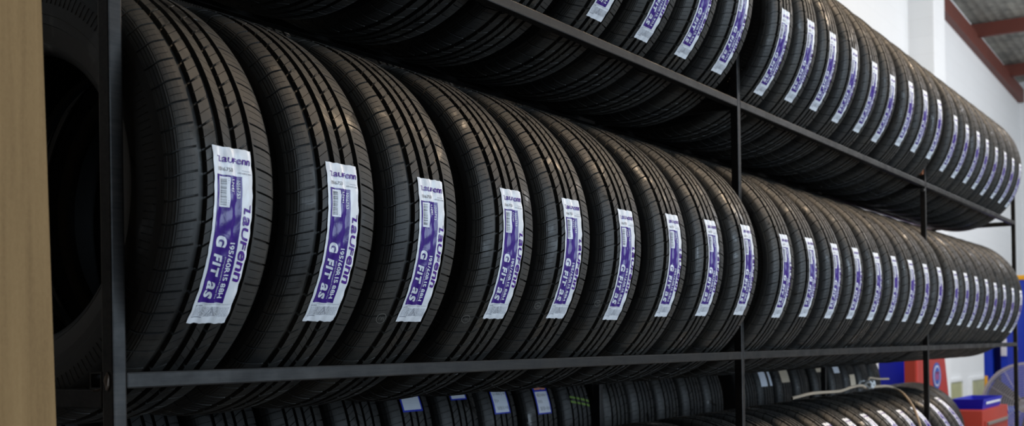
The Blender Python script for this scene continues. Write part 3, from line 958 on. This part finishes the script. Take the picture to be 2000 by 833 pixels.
# blue tray on it
c = thing('tray', (7.97, .58, -.462), 'blue plastic tray with pale contents standing on the red tool chest', 'tray')
b_ = MB()
x0, x1, y0, y1, z0, z1, f_ = 7.66, 8.26, .50, .67, -.4615, -.392, .03
o_ = [(x0, y0), (x1, y0), (x1, y1), (x0, y1)]; i_ = [(x0 - f_, y0 - f_ * .5), (x1 + f_, y0 - f_ * .5), (x1 + f_, y1 + f_), (x0 - f_, y1 + f_)]
V = [(*p, z0) for p in o_] + [(*p, z1) for p in i_] + [(p[0] * 1 + (.006 if p[0] < 8 else -.006), p[1] + (.006 if p[1] < .58 else -.006), z1) for p in i_] + [(p[0] + (.006 if p[0] < 8 else -.006), p[1] + (.006 if p[1] < .58 else -.006), z0 + .006) for p in o_]
F = [(0, 3, 2, 1)]
for k in range(4):
    j = (k + 1) % 4
    F += [(k, j, j + 4, k + 4), (k + 4, j + 4, j + 8, k + 8), (k + 8, j + 8, j + 12, k + 12)]
F.append((12, 13, 14, 15))
b_.add(V, F); pt(c, b_, 'basin', M['blue_plastic'], smooth=False)
b_ = MB(); b_.box(7.70, 8.20, .4805, .4835, -.428, -.412, .001); pt(c, b_, 'rim_label', M['paper'])
# small clutter left of the tray
c = thing('spray_can', (7.62, .80, -.462), 'grey spray can standing behind the blue tray on the tool chest', 'can')
b_ = MB(); b_.rev([(0, .001), (0, .033), (.06, .033), (.072, .02), (.078, .012), (.09, .012), (.09, .001)], (7.62, .80, -.4618), 'z', 20); pt(c, b_, 'can_body', M['grey_metal'])
b_ = MB(); b_.rev([(.0902, .001), (.0902, .008), (.104, .008), (.104, .001)], (7.62, .80, -.4618), 'z', 12); pt(c, b_, 'nozzle', M['dark'])
# lift column
c = thing('lift_column', (10.1, .7, FLOOR), 'blue vehicle lift column with a yellow top behind the fan', 'lift column')
b_ = MB(); b_.box(10.0, 10.25, .865, .935, FLOOR, .50, .004); b_.box(10.0, 10.25, .50, .795, FLOOR, .52, .004); b_.box(10.18, 10.25, .795, .865, FLOOR, .50)
pt(c, b_, 'column', M['blue'])
b_ = MB(); b_.box(9.99, 10.26, .49, .94, .52, .56, .004); pt(c, b_, 'top_cap', M['yellow'], 'yellow top cap')
b_ = MB(); b_.box(9.97, 10.0, .745, .79, -.13, .02, .004); pt(c, b_, 'latch_plate', M['emblem_white'])
b_ = MB(); b_.box(9.985, 10.0, .905, .93, -.40, -.30, .003); pt(c, b_, 'warning_sticker', M['yellow'])
b_ = MB(); b_.box(9.8, 10.45, .40, 1.05, FLOOR, FLOOR + .02, .004); pt(c, b_, 'base_plate', M['blue'])
# floor fan
fc = (9.0, .434, -.50)
c = thing('floor_fan', (9.05, .434, FLOOR), 'large round wire-cage floor fan in front of the blue lift column', 'fan')
b_ = MB()
for k in range(1, 19):
    r = .32 * k / 18; x = 8.92 + .07 * (k / 18) ** 2.2
    b_.tube([(x, fc[1] + r * cos(a / 48 * 2 * pi), fc[2] + r * sin(a / 48 * 2 * pi)) for a in range(48)], .0030, 5, True)
for k in range(12):
    a = k / 12 * 2 * pi
    b_.tube([(8.918 + .07 * q ** 2.2, fc[1] + .32 * q * cos(a), fc[2] + .32 * q * sin(a)) for q in (.1, .3, .5, .7, .85, 1)], .002, 5)
pt(c, b_, 'front_grille', M['wire'])
b_ = MB(); b_.rev([(0, .314), (0, .334), (.10, .334), (.10, .314)], (8.985, fc[1], fc[2]), 'x', 48, True); pt(c, b_, 'rim', M['wire'])
b_ = MB(); b_.rev([(0, .001), (.0, .045), (.02, .055), (.10, .05), (.10, .001)], (8.93, fc[1], fc[2]), 'x', 24); pt(c, b_, 'hub', M['wire'])
for k in range(3):
    A = k * 2 * pi / 3 + .4; V = []; F = []
    for q in range(7):
        for s in range(5):
            rr = .05 + .25 * q / 6; an = A + (s / 4 - .5) * (.9 - .2 * q / 6)
            V.append((9.02 + (s / 4 - .5) * .05, fc[1] + rr * cos(an), fc[2] + rr * sin(an)))
    for q in range(6):
        for s in range(4): k0 = q * 5 + s; F.append((k0, k0 + 1, k0 + 6, k0 + 5))
    V2 = [(v[0] + .003, v[1], v[2]) for v in V]; n = len(V)
    b_ = MB(); b_.add(V + V2, F + [tuple(i + n for i in f[::-1]) for f in F]); pt(c, b_, 'blade', M['dark'])
b_ = MB(); b_.rev([(0, .001), (0, .07), (.12, .06), (.12, .001)], (9.05, fc[1], fc[2]), 'x', 20); pt(c, b_, 'motor', M['dark'])
b_ = MB(); b_.tube([(9.12, fc[1], fc[2]), (9.14, fc[1], fc[2] - .2), (9.14, fc[1], FLOOR + .03)], .02, 12); pt(c, b_, 'pole', M['dark'])
b_ = MB(); b_.rev([(0, .001), (0, .22), (.02, .21), (.03, .03), (.03, .001)], (9.14, fc[1], FLOOR), 'z', 32); pt(c, b_, 'base', M['dark'])
b_ = MB(); b_.tube([(9.04, fc[1] + .325 * cos(a), fc[2] + .325 * sin(a)) for a in [pi * (.0 - q / 16) for q in range(17)]], .008, 6); pt(c, b_, 'yoke', M['grey_metal'])

# ------------------------------------------------------------------ the building
def struct(name, mb, mat):
    o = mb.build(name, mat); o['kind'] = 'structure'; return o
XE = 19.75; YW = 2.2; YF = -7.0; XS = -3.5
zc_ = lambda x: 4.31 - .045 * (x - 16.15)
b_ = MB(); b_.box(XS, XE + .2, YF, YW + .2, FLOOR - .1, FLOOR); struct('floor', b_, M['floor'])
b_ = MB(); b_.prism([(XS, FLOOR), (XE, FLOOR), (XE, zc_(XE)), (XS, zc_(XS))], YW, YW + .2, 'y'); struct('wall_back', b_, M['wall'])
b_ = MB(); b_.box(XE, XE + .2, YF, YW + .2, FLOOR, zc_(XE)); struct('wall_right', b_, M['wall'])
b_ = MB(); b_.box(XS - .2, XS, YF, YW + .2, FLOOR, zc_(XS)); struct('wall_left', b_, M['dark_wall'])  # out of view; added to block light from the left, dark against bounce
b_ = MB(); b_.box(XS, .3, YF - .2, YF, FLOOR, zc_(.3)); b_.box(8.7, XE, YF - .2, YF, FLOOR, zc_(XE)); b_.box(.3, 8.7, YF - .2, YF, 3.0, zc_(8.7)); struct('wall_front', b_, M['wall'])
b_ = MB(); b_.prism([(12.75, FLOOR), (13.30, FLOOR), (13.30, zc_(13.3)), (12.75, zc_(12.75))], 1.93, YW, 'y'); o = struct('wall_pillar', b_, M['wall'])
# corrugated ceiling sheet
V = []; F = []; n = 340
for k in range(n + 1):
    y = YF + (YW + .2 - YF) * k / n
    dz = .004 * sin(2 * pi * y / .11)
    V += [(XS, y, zc_(XS) + dz), (XE + .2, y, zc_(XE + .2) + dz), (XS, y, zc_(XS) + .02 + dz), (XE + .2, y, zc_(XE + .2) + .02 + dz)]
for k in range(n):
    a = 4 * k; F += [(a, a + 4, a + 5, a + 1), (a + 2, a + 3, a + 7, a + 6)]
b_ = MB(); b_.add(V, F); o = b_.build('ceiling', M['roof'], recalc=False); o['kind'] = 'structure'
# rafter along the wall and purlins
zb = lambda x: 4.02 - .040 * (x - 14.28)
b_ = MB(); b_.prism([(13.0, zb(13.0)), (19.68, zb(19.68)), (19.68, zb(19.68) + .21), (13.0, zb(13.0) + .21)], YW - .09, YW, 'y'); struct('trim_1', b_, M['beam_red'])
for k, x in enumerate((-.5, 1.85, 4.2, 6.6, 9.0, 11.4, 13.8, 16.12, 18.47)):
    b_ = MB(); z = zc_(x) - .012
    b_.box(x, x + .075, YF, YW - .0, z - .19, z - .01); struct('trim_%d' % (k + 2), b_, M['beam_red'])
# small windows low in the wall
M['pane'] = simple('yellow_green_window', (.36, .37, .16), .3, 0, .5, 3)
for k, (x0, x1, z0, z1) in enumerate(((14.3, 15.06, -.76, -.515), (15.62, 16.52, -.86, -.53))):
    b_ = MB(); b_.box(x0, x1, YW - .02, YW, z0, z1); o = struct('window_%d' % (k + 1), b_, M['pane'])
    f = MB()
    for q in ((x0 - .04, x0, z0 - .04, z1 + .04), (x1, x1 + .04, z0 - .04, z1 + .04), (x0, x1, z1, z1 + .04), (x0, x1, z0 - .04, z0)):
        f.box(q[0], q[1], YW - .04, YW, q[2], q[3])
    f.build('window_frame', M['wall'], o)

# ------------------------------------------------------------------ light
w = bpy.data.worlds.new('World'); scene.world = w; w.use_nodes = True
bg = w.node_tree.nodes['Background']
bg.inputs['Color'].default_value = (.62, .80, 1.0, 1); bg.inputs['Strength'].default_value = 1.0
def area(name, loc, target, sx, sy, power, col):
    l = bpy.data.lights.new(name, 'AREA'); l.shape = 'RECTANGLE'; l.size = sx; l.size_y = sy; l.energy = power; l.color = col
    o = bpy.data.objects.new(name, l); COL.objects.link(o); o.location = loc
    d = Vector(target) - Vector(loc); o.rotation_euler = d.to_track_quat('-Z', 'Y').to_euler()
    return o
area('skylight', (6.2, -1.9, 3.9), (6.4, .2, .4), 9.0, .6, 265, (1.0, .76, .52))
area('skylight_far', (14.0, -2.0, 3.6), (14.0, 1.6, .8), 8.0, 2.0, 235, (.97, .97, 1.0))
area('door_light', (4.5, -6.8, 1.0), (5.0, 0, .4), 8.0, 3.4, 400, (.70, .85, 1.0))

# ------------------------------------------------------------------ camera
cam = bpy.data.cameras.new('camera'); co = bpy.data.objects.new('camera', cam); COL.objects.link(co)
fpx = 2341.55
cam.sensor_width = 36; cam.lens = fpx / 2000 * 36
cam.shift_y = (662.72 - 416.5) / 2000
r = Vector((.5347994, -.84483755, -.01546341)); u = Vector((.00353471, -.01606339, .99986473)); f = Vector((.84497166, .53478171, .00560443))
mt = Matrix((r, u, -f)).transposed().to_4x4()
mt.translation = Vector((-.97817, -1.1724, .02504))
co.matrix_world = mt
cam.clip_start = .05; cam.clip_end = 100
cam.dof.use_dof = True; cam.dof.focus_distance = 1.95; cam.dof.aperture_fstop = 8.0
scene.camera = co
vs = scene.view_settings
vs.view_transform = 'Standard'; vs.look = 'None'; vs.gamma = 1; vs.use_curve_mapping = False; vs.exposure = 0.0
scene.cycles.use_denoising = True
scene.cycles.max_bounces = 6
